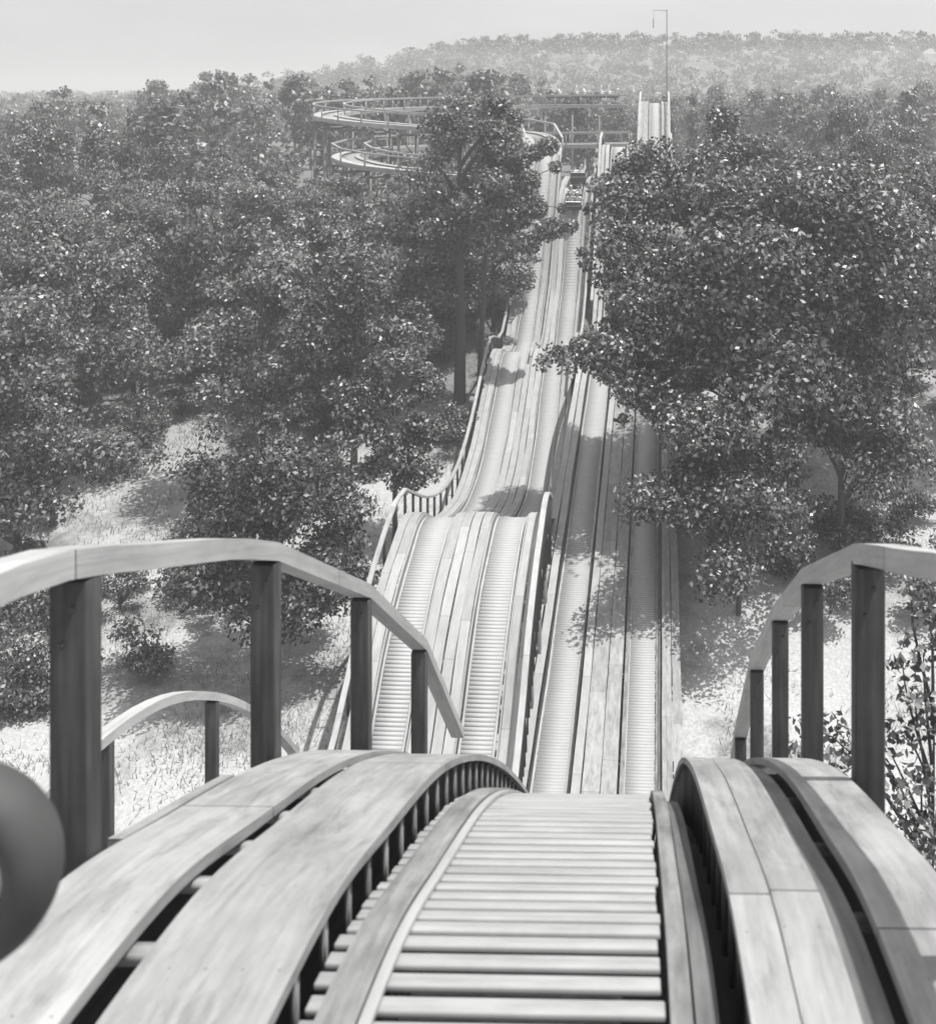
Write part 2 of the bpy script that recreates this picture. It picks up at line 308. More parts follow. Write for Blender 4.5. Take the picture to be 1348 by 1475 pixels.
def handrail(par, path, off, s0, s1, pitch, hgt=1.1, cap=(.15, .08), pw=.07, drop=.35, label=None, first=None, rail2=False, mp=None, top_f=None, fine=False):
    """top rail as a part, each post a sub-part of it"""
    q = path.cut(s0, s1)
    ps = np.arange(s0 if first is None else first, s1, pitch)
    if top_f is None: top_f = lambda s: np.full(np.shape(s), hgt)
    # straight pieces between posts, as a carpenter makes them
    ks = np.unique(np.concatenate([[s0], ps, [s1]])) if not fine else np.arange(s0, s1, .3); P, T, R = path.at(ks)
    pp = Path(P) if len(P) > 2 else q; pp.s = ks; pp.r = R
    mb = MB(); sweep(mb, pp, off-cap[0]/2, off+cap[0]/2, top_f(ks), top_f(ks)-cap[1])
    hr = mb.build('handrail', M['paint'], par, bevel=.008 if pw > .06 else 0)
    if label: hr['label'] = label
    if rail2:
        mb = MB(); sweep(mb, pp, off-.03, off+.03, top_f(ks)*.52, top_f(ks)*.52-.09); mb.build('middle_rail', M['paint'], par)
    P, T, R = path.at(ps); big = len(ps) > 60
    hr['_ox'], hr['_oy'], hr['_oz'] = par['_ox'], par['_oy'], par['_oz']
    allm = MB()
    for i in range(len(ps)):
        h = float(top_f(ps[i]))-cap[1]; c = P[i]+R[i]*off; mb = allm if big else MB()
        f = np.array([-R[i][1], R[i][0], 0])
        mb.box(c+[0, 0, (h-drop)/2], R[i]*pw, f*pw*.75, [0, 0, (h+drop)/2])
        if not big: mb.build('handrail_post', mp or M['post'], hr, bevel=.006 if pw > .06 else 0)
    if big: tag(allm.build('handrail_post', mp or M['post'], hr), kind='stuff')
    for k in ('_ox', '_oy', '_oz'): del hr[k]
    return hr

def bents(par, path, s0, s1, step, w0, w1, top=-.95, brace=True, low=None, th=.11):
    for s in np.arange(s0, s1, step):
        P, T, R = path.at(np.array([s])); P, R = P[0], R[0]; f = np.array([-R[1], R[0], 0]); mb = MB()
        feet = []
        for w_ in (w0, w1):
            c = P+R*w_; gz = float(ground(c[0], c[1]))-.3; zt = P[2]+top
            if zt-gz < .35: feet = []; break
            mb.box([c[0], c[1], (zt+gz)/2], R*th, f*th, [0, 0, (zt-gz)/2]); feet.append((c, gz, zt))
        if len(feet) < 2: continue
        a, b = feet
        zt = min(a[2], b[2])
        mb.box([(a[0][0]+b[0][0])/2, (a[0][1]+b[0][1])/2, zt+.01], f*.09, [0, 0, .12], (b[0]-a[0])/2*1.12)
        if brace and zt-a[1] > 2.2:
            nlev = int((zt-a[1])//3)+1; dz = (zt-max(a[1], b[1])-.3)/nlev
            for k in range(nlev):
                z0 = zt-dz*(k+1); z1 = zt-dz*k
                p0 = np.array([a[0][0], a[0][1], z0 if k % 2 else z1])-f*(th+.03); p1 = np.array([b[0][0], b[0][1], z1 if k % 2 else z0])-f*(th+.03)
                d = (p1-p0)/2; nn = np.cross(d, f); nn /= np.linalg.norm(nn)
                mb.box((p0+p1)/2, nn*.07, f*.03, d)
                mb.box([(a[0][0]+b[0][0])/2, (a[0][1]+b[0][1])/2, z0], f*(th+.02), [0, 0, .08], (b[0]-a[0])/2)
        mb.build('trestle_bent', M['bent'], par)

def track_thing(name, label, cat, base):
    o = empty(name, base); o['_ox'], o['_oy'], o['_oz'] = base[0], base[1], base[2]+H
    tag(o, label, cat, 'wooden tracks of the roller coaster'); return o
def done(o):
    for k in ('_ox', '_oy', '_oz'): del o[k]

slat_dz = pchip([(-3, -.17), (3.3, -.18), (5, -.215), (7, -.26), (8.5, -.33), (12, -.32), (20, -.24), (130, -.2)])
# ---- right track: the one under the camera
tr = track_thing('coaster_track', 'foreground wooden coaster track plunging down, then running straight beside the big right tree', 'roller coaster track', (0.7, 30, -22.7))
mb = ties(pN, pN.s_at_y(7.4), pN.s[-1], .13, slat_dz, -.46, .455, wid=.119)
tag(mb.build('crosstie', M['tiefar'], tr), kind='stuff')
s_ = pN.s_at_y(2.6)
while s_ < pN.s_at_y(7.35):
    mb = ties(pN, s_, s_+.01, .13, slat_dz, -.70, .455, wid=.074+random.random()*.010, th=.024); o = mb.build('crosstie', M['tie'], tr)
    bv = o.modifiers.new('bevel', 'BEVEL'); bv.width = .007; bv.segments = 2
    s_ += .13+random.uniform(-.006, .006)
dzp = slat_dz(pN.p[:, 1])
for a_, b_, mt, z1, nm in ((-.63, -.50, 'rail', .035, 'rail_plank'), (-.495, -.455, 'strip', .022, 'rail_strip'), (.475, .545, 'rail', .03, 'rail_strip'), (.56, .635, 'greyboard', -.04, 'rail_plank')):
    mb = MB(); sweep(mb, pN, a_, b_, dzp+z1, dzp-.1 if a_ > 0 else dzp+.003); mb.build(nm, M[mt], tr)
nf = smooth(pN.p[:, 1], 10, 20); lerp = lambda a, b: a*(1-nf)+b*nf
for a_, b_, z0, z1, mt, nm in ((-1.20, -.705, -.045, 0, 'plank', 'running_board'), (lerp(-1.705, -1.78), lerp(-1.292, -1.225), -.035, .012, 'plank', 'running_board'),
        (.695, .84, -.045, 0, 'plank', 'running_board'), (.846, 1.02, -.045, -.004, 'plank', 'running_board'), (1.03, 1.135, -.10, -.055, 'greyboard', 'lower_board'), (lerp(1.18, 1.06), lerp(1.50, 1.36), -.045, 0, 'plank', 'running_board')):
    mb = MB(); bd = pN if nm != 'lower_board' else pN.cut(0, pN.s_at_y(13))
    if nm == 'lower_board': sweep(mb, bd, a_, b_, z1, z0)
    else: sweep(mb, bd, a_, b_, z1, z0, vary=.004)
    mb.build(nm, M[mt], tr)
q = pN.cut(0, pN.s_at_y(60))
for a_, b_ in ((-1.0, -.95), (.80, .85)):
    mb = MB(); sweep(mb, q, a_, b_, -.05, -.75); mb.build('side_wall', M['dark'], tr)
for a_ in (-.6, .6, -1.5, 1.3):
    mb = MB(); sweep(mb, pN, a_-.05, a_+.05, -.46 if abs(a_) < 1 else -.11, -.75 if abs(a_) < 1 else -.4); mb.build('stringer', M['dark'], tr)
# thin blocks carrying the boards above the ties, cleats in the slot
def small(nm, mat, c, ax, ay, az):
    mb = MB(); mb.box(c, ax, ay, az); mb.build(nm, M[mat], tr)
for s in np.arange(pN.s_at_y(2.4), pN.s_at_y(11), .33):
    P, T, R = pN.at(np.array([s])); P, T, R = P[0], T[0], R[0]; f = np.array([-R[1], R[0], 0])
    small('spacer_block', 'rail', P-R*.745+[0, 0, -.26], R*.012, f*.012, [0, 0, .205]); small('spacer_block', 'greyboard', P+R*.735+[0, 0, -.26], R*.012, f*.012, [0, 0, .205])
for s in np.arange(pN.s_at_y(2.9), pN.s_at_y(14), .52):
    P, T, R = pN.at(np.array([s])); P, T, R = P[0], T[0], R[0]; U = np.cross(R, T)
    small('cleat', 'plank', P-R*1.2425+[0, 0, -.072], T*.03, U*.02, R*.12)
for s in np.arange(pN.s_at_y(2.9), pN.s_at_y(14), .95):
    P, T, R = pN.at(np.array([s])); P, T, R = P[0], T[0], R[0]; U = np.cross(R, T)
    small('cleat', 'greyboard', P+R*1.16+[0, 0, -.14], T*.03, U*.02, R*.12)
q = pN.cut(0, pN.s_at_y(16)); mb = MB(); sweep(mb, q, -.95, .80, -.62, -.66); mb.build('added_dark_backing', M['dark'], tr)  # dark sheet added below the ties so gaps and wall base stay black
# the narrow ledge outside the posts on the left
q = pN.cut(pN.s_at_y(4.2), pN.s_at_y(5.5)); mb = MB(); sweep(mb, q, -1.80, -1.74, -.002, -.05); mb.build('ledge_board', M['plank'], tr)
yt = pchip([(0, 1.15), (2, 1.18), (4, 1.2), (5.9, 1.26), (8.2, 1.38), (10.5, 1.5), (12.2, 1.35), (20, 1.1)])
tf = lambda s: yt(np.interp(s, pN.s, pN.p[:, 1]))
def posts_rail(off, ylist, y0, y1, wl):
    extra = [y for y in np.arange(1.4, 5.9, .3)] if off < 0 else [y for y in np.arange(1.4, 5.4, .3)]
    ks = np.array([pN.s_at_y(y) for y in sorted([y0]+[q for q in ylist if q > 5]+extra+[y1])]); P, T, R = pN.at(ks)
    pp = Path(P); pp.s = ks; pp.r = R; mb = MB(); h = tf(ks); h[-1] -= .15
    sweep(mb, pp, off-.075, off+.075, h, h-.11); hr = mb.build('handrail', M['paint'], tr, bevel=.01)
    if True: hr.modifiers['bevel'].angle_limit = math.radians(50)
    for y, w_ in zip(ylist, wl):
        s = pN.s_at_y(y); P, T, R = pN.at(np.array([s])); P, R = P[0], R[0]; f = np.array([-R[1], R[0], 0]); mb = MB()
        h = float(tf(s))-.11; mb.box(P+R*off+[0, 0, (h-1.0)/2], R*w_, f*.06, [0, 0, (h+1.0)/2])
        o = mb.build('handrail_post', M['post'], None, bevel=.008)
        for bz in (h-.10, h-.24):
            bm_ = MB(); c = P+R*(off+(.02 if bz > h-.2 else -.025))-f*.06+[0, 0, bz]; tube(bm_, c, c-f*.012, .013, .013, 6); tube(bm_, c-f*.012, c-f*.0125, .013, .0005, 6)
            bo = bm_.build('bolt', M['drum'], None); bo.parent = hr; bo.data.transform(Matrix.Translation(-tr.location))
        o.parent = hr; o.data.transform(Matrix.Translation(-tr.location))
posts_rail(-1.79, [2.1, 3.98, 6.05, 8.15, 10.3], 1.0, 12.4, [.072]*5)
posts_rail(1.60, [3.3, 5.55, 7.3, 8.95, 10.75, 12.6], 1.0, 14.2, [.072, .078, .07, .065, .065, .065])
handrail(tr, pN, 1.55, pN.s_at_y(76), pN.s_at_y(95), 2.0, hgt=1.1, pw=.06)
handrail(tr, pN, 1.5, pN.s_at_y(104), pN.s_at_y(121), 2.4, hgt=1.15, cap=(.22, .12)); handrail(tr, pN, -1.55, pN.s_at_y(104), pN.s_at_y(121), 2.4, hgt=1.15, cap=(.22, .12))
bents(tr, pN, pN.s_at_y(2.5), pN.s_at_y(26), 2.6, -1.3, 1.2); bents(tr, pN, pN.s_at_y(34), pN.s_at_y(121), 4, -1.3, 1.3)
done(tr)
# ---- left track of the right-hand pair
tr = track_thing('coaster_track', 'straight wooden track immediately left of the foreground one, low behind the near left handrail', 'roller coaster track', (-2.2, 30, -22.7))
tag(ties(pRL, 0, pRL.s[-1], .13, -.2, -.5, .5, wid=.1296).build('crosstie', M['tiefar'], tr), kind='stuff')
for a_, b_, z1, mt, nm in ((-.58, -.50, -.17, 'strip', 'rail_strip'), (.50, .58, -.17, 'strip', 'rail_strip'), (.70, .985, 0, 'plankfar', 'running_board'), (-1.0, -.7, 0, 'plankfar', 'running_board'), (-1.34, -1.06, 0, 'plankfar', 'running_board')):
    mb = MB(); sweep(mb, pRL, a_, b_, z1, z1-.04, vary=.006); mb.build(nm, M[mt], tr)
for a_ in (-.62, .62):
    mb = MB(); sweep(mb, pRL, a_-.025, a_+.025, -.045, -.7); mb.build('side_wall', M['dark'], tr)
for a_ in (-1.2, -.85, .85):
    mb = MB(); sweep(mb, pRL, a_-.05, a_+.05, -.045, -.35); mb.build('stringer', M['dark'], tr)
s11 = pRL.s_at_y(11.2)
handrail(tr, pRL, -1.42, pRL.s_at_y(7.2), pRL.s_at_y(17), 2.45, hgt=1.15, cap=(.13, .09), pw=.062, first=s11-2*2.45, drop=.4, fine=True)
handrail(tr, pRL, -1.42, pRL.s_at_y(74), pRL.s_at_y(93), 2.0, hgt=1.1, cap=(.2, .12))
bents(tr, pRL, 2, pRL.s_at_y(26), 2.8, -1.2, 1.0); bents(tr, pRL, pRL.s_at_y(36), pRL.s[-1]-1, 4, -1.3, 1.2)
done(tr)
# ---- the two undulating tracks on the left
def hilly(path, label, side, base, far=None):
    tr = track_thing('coaster_track', label, 'roller coaster track', base)
    tag(ties(path, 0, path.s[-1], .13, -.2, -.5, .5, wid=.1296).build('crosstie', M['tiefar'], tr), kind='stuff')
    o = side   # outer side: -1 left, +1 right
    B = [(-.58, -.50, -.17, 'strip', 'rail_strip'), (.50, .58, -.17, 'strip', 'rail_strip')]
    for a_, b_ in ((.70, 1.02), (1.045, 1.33)): B.append((min(o*a_, o*b_), max(o*a_, o*b_), 0, 'plankfar', 'running_board'))
    for a_, b_ in ((.70, 1.02), (1.045, 1.38)): B.append((min(-o*a_, -o*b_), max(-o*a_, -o*b_), 0, 'plankfar', 'running_board'))
    for a_, b_, z1, mt, nm in B:
        mb = MB(); sweep(mb, path, a_, b_, z1, z1-.04, vary=.008); mb.build(nm, M[mt], tr)
    for a_ in (-.66, .66):
        mb = MB(); sweep(mb, path, a_-.025, a_+.025, -.045, -.55); mb.build('side_wall', M['plankfar'], tr)
    for a_ in (-1.2, 1.2):
        mb = MB(); sweep(mb, path, a_-.05, a_+.05, -.045, -.35); mb.build('stringer', M['dark'], tr)
    bents(tr, path, path.s_at_y(31), path.s[-1], 2.7, -1.25, 1.25)
    return tr
tL1 = hilly(pL1, 'leftmost wooden track with deep humps, dipping twice before it climbs to the far curve', -1, (-6.8, 31, -23))
handrail(tL1, pL1, -1.42, 0, pL1.s[-1], 1.75, hgt=.95, cap=(.17, .09), pw=.05, mp=M['dark'])
mb = MB(); q = pL1.cut(pL1.s_at_y(66), pL1.s_at_y(85)); sweep(mb, q, 1.33, 1.45, .5, .42); mb.build('middle_rail', M['paint'], tL1)
done(tL1)
tL2 = hilly(pL2, 'inner humped wooden track edged by a picket rail, a train climbing its far slope', 1, (-4.0, 31, -23))
handrail(tL2, pL2, 1.36, 0, pL2.s_at_y(42.5), .5, hgt=.8, cap=(.2, .09), pw=.045, drop=2.0, mp=M['dark'])
handrail(tL2, pL2, 1.36, pL2.s_at_y(63), pL2.s[-1], 1.9, hgt=1.1, cap=(.16, .08), pw=.05)
done(tL2)
# ---- far curves
def curve_deck(name, label, pts, w_, rails=(-1, 1), step=3.0, base=None):
    p = spline(pts); tr = track_thing(name, label, 'roller coaster track', base)
    tag(ties(p, 0, p.s[-1], .26, -.12, -.55, .55, wid=.14).build('crosstie', M['tie'], tr), kind='stuff')
    for a_, b_ in ((.62, w_), (-w_, -.62)):
        mb = MB(); sweep(mb, p, a_, b_, .0, -.06); mb.build('running_board', M['paint'], tr)
    for sg in (-1, 1):
        mb = MB(); sweep(mb, p, sg*w_-.05, sg*w_+.05, -.065, -.38); mb.build('fascia_board', M['paint'] if sg*rails[0] > 0 or True else M['bent'], tr)
    for sg in rails: handrail(tr, p, sg*w_, 0, p.s[-1], step, hgt=1.1, cap=(.18, .14), pw=.06, drop=.2, mp=M['paint'])
    bents(tr, p, 1, p.s[-1], 3.2, -w_+.1, w_-.1, th=.09)
    done(tr); return p
pUp = curve_deck('coaster_curve', 'upper white-railed horseshoe curve of the coaster, above the treetops, carrying a loaded train', [(-5.72, 85.2, -4.95), (-6.4, 87.8, -3.9), (-9.2, 90.6, -3.5), (-14, 92.3, -3.3), (-20, 94.6, -3.0), (-25.5, 98.5, -2.65), (-28.6, 104, -2.35), (-28.4, 109.5, -2.1),
    (-25.5, 114.5, -1.95), (-20, 118, -1.8), (-12, 120, -1.7), (-4, 121, -1.6), (1.9, 121, -1.6)], 1.5, base=(-27, 104, -15.5))
pLo = curve_deck('coaster_curve', 'lower elevated curve of the coaster half hidden by treetops under the horseshoe', [(1.5, 99.5, -5.0), (-4, 100, -5.1), (-11, 100.5, -5.2), (-18, 99.5, -5.25), (-22.3, 96, -5.4), (-23.4, 91.5, -5.7), (-20.8, 87.6, -6.1), (-16, 85.4, -6.5), (-10, 84.6, -7.0)], 1.4, base=(-22, 93, -16.5))

# ------------------------------------------------------------------ pole at the lift top
o = empty('flagpole', (5.75, 114.5, -15)); o['_ox'], o['_oy'], o['_oz'] = 5.75, 114.5, -15+H
tag(o, 'tall thin dark pole with a short arm at the top of the far lift', 'pole')
mb = MB(); tube(mb, (5.75, 114.5, -15), (5.75, 114.5, 8.9), .085, .05); mb.build('pole', M['pole'], o)
mb = MB(); tube(mb, (5.75, 114.5, 8.8), (4.3, 114.5, 8.86), .04, .03); tube(mb, (4.3, 114.5, 8.86), (4.28, 114.5, 7.9), .015, .015); tube(mb, (4.28, 114.5, 7.9), (4.28, 114.5, 6.9), .05, .05); mb.build('arm', M['pole'], o)
done(o)

# ------------------------------------------------------------------ round dark wheel-like thing at the left edge
def wheel():
    o = empty('wheel', (-1.385, 2.2, -1.64)); tag(o, 'large dark round wheel with pale hub, cut off by the left edge of the photo', 'wheel')
    def torus(R, r, n=64, m=24, sx=1.0):
        mb = MB(); a = np.linspace(0, 2*math.pi, n, endpoint=False); b = np.linspace(0, 2*math.pi, m, endpoint=False)
        A, B = np.meshgrid(a, b, indexing='ij'); X = (R+r*np.cos(B))*np.cos(A); Z = (R+r*np.cos(B))*np.sin(A); Y = r*np.sin(B)*sx
        i, j = np.meshgrid(np.arange(n), np.arange(m), indexing='ij'); i2 = (i+1) % n; j2 = (j+1) % m
        mb.add(np.stack([X, Y, Z], -1).reshape(-1, 3), np.stack([A, B], -1).reshape(-1, 2), np.stack([i*m+j, i*m+j2, i2*m+j2, i2*m+j], -1).reshape(-1, 4)); return mb
    def ctr(mb):
        for v in mb.v: v += np.array([-1.385, 2.2, -1.64])
        return mb
    ctr(torus(.158, .053, sx=1.4)).build('tyre', M['drum'], o, True)
    c0 = np.array([-1.385, 2.2, -1.64])
    mb = MB(); n = 56; th = np.linspace(0, 2*math.pi, n, endpoint=False); prof_ = [(.112, -.02), (.10, -.045), (.06, -.058), (.03, -.075), (.001, -.08), (.001, .06), (.112, .02)]
    V = np.concatenate([np.c_[r_*np.cos(th), np.full(n, y_), r_*np.sin(th)]+c0 for r_, y_ in prof_]); i = np.arange(n); j = (i+1) % n
    mb.add(V, V[:, [0, 2]], np.concatenate([np.stack([i+k*n, j+k*n, j+(k+1)*n, i+(k+1)*n], 1) for k in range(len(prof_)-1)])); mb.build('hub', M['hub'], o, True)
wheel()

# ------------------------------------------------------------------ riders and trains
def skin_mesh(name, chain, radii, edges, mat):
    me = bpy.data.meshes.new(name); me.from_pydata(chain, edges, []); me.update(); me.materials.append(mat)
    o = bpy.data.objects.new(name, me); col.objects.link(o)
    sk = o.modifiers.new('skin', 'SKIN'); sv = me.skin_vertices
    if not len(sv): sv = None
    if sv is None:
        bpy.context.view_layer.objects.active = o
    for i, r in enumerate(radii): o.data.skin_vertices[0].data[i].radius = (r, r*.9)
    o.data.skin_vertices[0].data[0].use_root = True
    ss = o.modifiers.new('sub', 'SUBSURF'); ss.levels = 1; ss.render_levels = 2
    dg = bpy.context.evaluated_depsgraph_get(); ev = o.evaluated_get(dg); m2 = bpy.data.meshes.new_from_object(ev)
    m2.name = name; bpy.data.objects.remove(o); m2.polygons.foreach_set('use_smooth', np.ones(len(m2.polygons), bool))
    if not m2.materials: m2.materials.append(mat)
    return m2
def rider_meshes(raise_arm):
    # seated figure facing +y, seat at z=0
    V = [(0, 0, .10), (0, -.03, .28), (0, -.02, .46), (0, 0, .58), (0, .01, .68), (0, .02, .78), (0, .02, .86)]
    R = [.15, .13, .15, .065, .085, .10, .07]
    E = [(0, 1), (1, 2), (2, 3), (3, 4), (4, 5), (5, 6)]
    for sx in (-1, 1):
        n = len(V); up = raise_arm and sx == 1
        V += [(sx*.19, 0, .50), (sx*.25, .08 if not up else .03, .30 if not up else .70), (sx*.20, .32 if not up else .08, .28 if not up else .95), (sx*.19, .40 if not up else .09, .29 if not up else 1.04)]
        R += [.07, .05, .038, .032]; E += [(2, n), (n, n+1), (n+1, n+2), (n+2, n+3)]
        n = len(V); V += [(sx*.10, .10, .08), (sx*.13, .48, .10), (sx*.13, .50, -.32), (sx*.13, .62, -.38)]; R += [.085, .065, .045, .035]; E += [(0, n), (n, n+1), (n+1, n+2), (n+2, n+3)]
    body = skin_mesh('person', V, R, E, M['skin'])
    V = [(0, -.01, .06), (0, -.03, .28), (0, -.02, .47), (0, 0, .55)]; R = [.165, .15, .17, .09]; E = [(0, 1), (1, 2), (2, 3)]
    for sx in (-1, 1):
        n = len(V); up = raise_arm and sx == 1
        V += [(sx*.19, 0, .50), (sx*.25, .08 if not up else .03, .30 if not up else .70), (sx*.21, .24 if not up else .07, .285 if not up else .86)]; R += [.085, .065, .055]; E += [(2, n), (n, n+1), (n+1, n+2)]
    shirt = skin_mesh('shirt', V, R, E, M['shirt'])
    hair = skin_mesh('hair', [(0, -.03, .80), (0, -.03, .86)], [.105, .09], [(0, 1)], M['hair'])
    hat = skin_mesh('hat', [(0, .01, .86), (0, .01, .93)], [.125, .09], [(0, 1)], M['shirt'])
    return body, shirt, hair, hat
RM = [rider_meshes(False), rider_meshes(True)]
suit = [RM[i][1].copy() for i in (0, 1)]
for s in suit: s.materials.clear(); s.materials.append(M['suit'])
def rider(loc, rot, k, dark, hat, label, group):
    b = bpy.data.objects.new('person', RM[k][0]); col.objects.link(b); b.location = (loc[0], loc[1], loc[2]+H); b.rotation_euler = rot; b.scale = (1.4 if loc[1] > 100 else 1.15,)*3
    tag(b, label, 'person', group)
    for nm, me in (('shirt', suit[k] if dark else RM[k][1]), ('hat' if hat else 'hair', RM[k][3] if hat else RM[k][2])):
        c = bpy.data.objects.new(nm, me); col.objects.link(c); c.parent = b
def car(loc, rot, label, group):
    o = bpy.data.objects.new('coaster_car', None); col.objects.link(o); o.location = (loc[0], loc[1], loc[2]+H); o.rotation_euler = rot
    tag(o, label, 'coaster car', group)
    def part(nm, mat, boxes, bev=.03):
        mb = MB()
        for c, h in boxes: mb.box((c[0], c[1], c[2]-H), (h[0], 0, 0), (0, h[1], 0), (0, 0, h[2]))
        x = mb.build(nm, mat, None, bevel=bev); x.parent = o; return x
    part('body', M['car'], [((0, 0, .28), (.62, 1.3, .05)), ((-.6, 0, .5), (.035, 1.3, .22)), ((.6, 0, .5), (.035, 1.3, .22)), ((0, 1.28, .55), (.6, .04, .28)), ((0, -1.28, .62), (.6, .05, .38))])
    part('trim', M['trim'], [((0, -1.35, .66), (.58, .012, .02)), ((0, -1.30, 1.02), (.6, .06, .015)), ((-.645, 0, .66), (.012, 1.25, .02)), ((.645, 0, .66), (.012, 1.25, .02))], .005)
    for y in (-.85, .05): part('seat', M['suit'], [((0, y, .48), (.54, .26, .06)), ((0, y-.26, .72), (.54, .04, .24))])
    for y in (-.9, .9):
        for x in (-.5, .5):
            mb = MB(); tube(mb, (x-.05, y, .12-H), (x+.05, y, .12-H), .13, .13, 14); tube(mb, (x-.05, y, .12-H), (x-.051, y, .12-H), .13, .001, 14); tube(mb, (x+.05, y, .12-H), (x+.051, y, .12-H), .13, .001, 14)
            w_ = mb.build('wheel', M['drum'], None); w_.parent = o
    return o
def on_path(p, s, off=0):
    P, T, R = p.at(np.array([s])); return P[0], T[0], R[0]
def load(p, s, riders, label, group, names, tilt=1.0, lift=-.02):
    P, T, R = on_path(p, s); yaw = math.atan2(-T[0], T[1]); pit = math.asin(T[2])*tilt
    mat = Matrix.Rotation(yaw, 4, 'Z') @ Matrix.Rotation(pit, 4, 'X'); rot = mat.to_euler()
    base = P+np.array([0, 0, lift]); car(base, rot, label, group)
    for (x, y, k, dark, hat), nm in zip(riders, names):
        l = mat @ Vector((x, y, .52)); rider(base+np.array(l), rot, k, dark, hat, nm, group.replace('cars', 'riders'))
sT = pUp.s[-1]
load(pUp, sT-8.0, [(-.28, -.8, 0, True, False), (.28, .1, 0, False, False)], 'dark car at the left end of the train crossing the far top curve', 'cars of the train on the far top curve', ['rider in dark clothing in the leftmost car of the far train', 'rider in white shirt in the leftmost car of the far train'], lift=.5)
load(pUp, sT-5.1, [(-.28, -.8, 0, False, False), (.28, -.8, 1, False, False), (0, .1, 0, False, True)], 'middle dark car of the train crossing the far top curve', 'cars of the train on the far top curve', ['rider in white at the rear left of the middle far car', 'rider in white with raised arm in the middle far car', 'rider with white hat in the front of the middle far car'], lift=.5)
load(pUp, sT-2.2, [(-.28, -.8, 0, False, True), (.28, -.8, 1, False, False), (-.28, .1, 0, False, False), (.28, .1, 1, False, True)], 'dark car full of white-shirted riders, nearest the lift in the far train', 'cars of the train on the far top curve',
     ['white-hatted rider at the rear of the far train car nearest the lift', 'white-shirted rider with raised arm at the rear of the car nearest the lift', 'bareheaded white-shirted rider in front of the car nearest the lift', 'rider with white hat and raised arm in the car nearest the lift'], lift=.5)
s2 = pL2.s_at_y(81.9)
load(pL2, s2, [(-.28, -.8, 1, False, False), (.28, -.8, 0, False, True), (-.28, .1, 0, False, True), (.28, .1, 1, False, False)], 'rear car with square dark back climbing the inner humped track', 'cars of the climbing train',
     ['rider in white with raised arm at the rear left of the climbing car', 'rider in white hat at the rear right of the climbing car', 'white-hatted rider in the front seat of the climbing rear car', 'bareheaded rider with raised arm in the front seat of the climbing car'], tilt=.62)
load(pL2, s2+3.6, [(-.28, -.8, 0, False, False), (.28, -.8, 1, False, True)], 'front car of the climbing train, mostly hidden by leaves', 'cars of the climbing train', ['bareheaded rider in white in the front car of the climbing train', 'rider in hat with raised arm in the front car of the climbing train'], tilt=.62)

# ------------------------------------------------------------------ trees
def leaves_mesh(name, C, Rc, n, size, mat, zf=.62):
    """leaf quads in clumps: C centres (k,3), Rc radii"""
    k = len(C); w_ = Rc**2; idx = rng.choice(k, n, p=w_/w_.sum())
    d = rng.normal(size=(n, 3)); d /= np.linalg.norm(d, axis=1)[:, None]
    rr = rng.random(n)**.45
    P = C[idx]+d*(Rc[idx]*rr)[:, None]*np.array([1, 1, zf])
    N = d*.8+rng.normal(size=(n, 3))*.8+np.array([0, 0, .5]); N /= np.linalg.norm(N, axis=1)[:, None]
    A = np.cross(N, rng.normal(size=(n, 3))); A /= np.linalg.norm(A, axis=1)[:, None]; B = np.cross(N, A)
    s = size*(.6+.8*rng.random(n))[:, None]
    V = np.stack([P-A*s*.5, P+B*s*.3-N*s*.06, P+A*s*.5, P-B*s*.3-N*s*.06], 1).reshape(-1, 3)
    tone_glint = np.clip(.0+.16*rng.random(k)[idx]**1.6+.98*rng.random(n)**4.6, 0, 1)  # rare bright leaves carry sun glints in their colour; clump tone is random
    me = bpy.data.meshes.new(name); me.vertices.add(4*n); me.vertices.foreach_set('co', V.ravel())
    me.loops.add(4*n); me.loops.foreach_set('vertex_index', np.arange(4*n)); me.polygons.add(n); me.polygons.foreach_set('loop_start', np.arange(n)*4)
    ul = me.uv_layers.new(name='UVMap'); ul.data.foreach_set('uv', np.c_[np.repeat(tone_glint, 4), np.zeros(4*n)].ravel())
    me.update(calc_edges=True); me.materials.append(mat); return me
def limb(mb, p0, p1, r0, r1, bend=.1):
    n = 5; p0, p1 = np.asarray(p0, float), np.asarray(p1, float); L = np.linalg.norm(p1-p0); o = rng.normal(size=3)*L*bend
    pts = [p0+(p1-p0)*t+o*math.sin(math.pi*t)*.6+np.array([0, 0, .12*L*math.sin(math.pi*t)]) for t in np.linspace(0, 1, n)]
    rs = np.linspace(r0, r1, n)
    for i in range(n-1): tube(mb, pts[i], pts[i+1], rs[i], rs[i+1], 6)
def crown_clumps(shape, H_, W, k, low):
    """clump centres for a crown W radius; z from low to H_"""
    C = []; m = max(5, k//8); sup = []
    while len(sup) < m:
        p = rng.uniform(-1, 1, 3); q = np.linalg.norm(p)
        if .5 < q < 1: sup.append(p/q*rng.uniform(.6, .92))
    while len(C) < k:
        if rng.random() < .28: p = rng.uniform(-.7, .7, 3)
        else: p = sup[rng.integers(m)]+rng.normal(size=3)*np.array([.17, .17, .11])
        r = np.linalg.norm(p)
        if r > 1.12 or abs(p[2]) > 1: continue
        t = (p[2]+1)/2
        if shape == 'cone': f = 1.05-t*.95
        elif shape == 'tall': f = .75+.35*math.sin(math.pi*min(1, t*1.1))-.25*t
        else: f = 1
        ang = math.atan2(p[1], p[0]); lob = 1+.18*math.sin(3*ang+t*5)+.1*math.sin(7*ang+2)
        C.append((p[0]*W*f*lob, p[1]*W*f*lob, low+(H_-low)*t))
    return np.array(C)
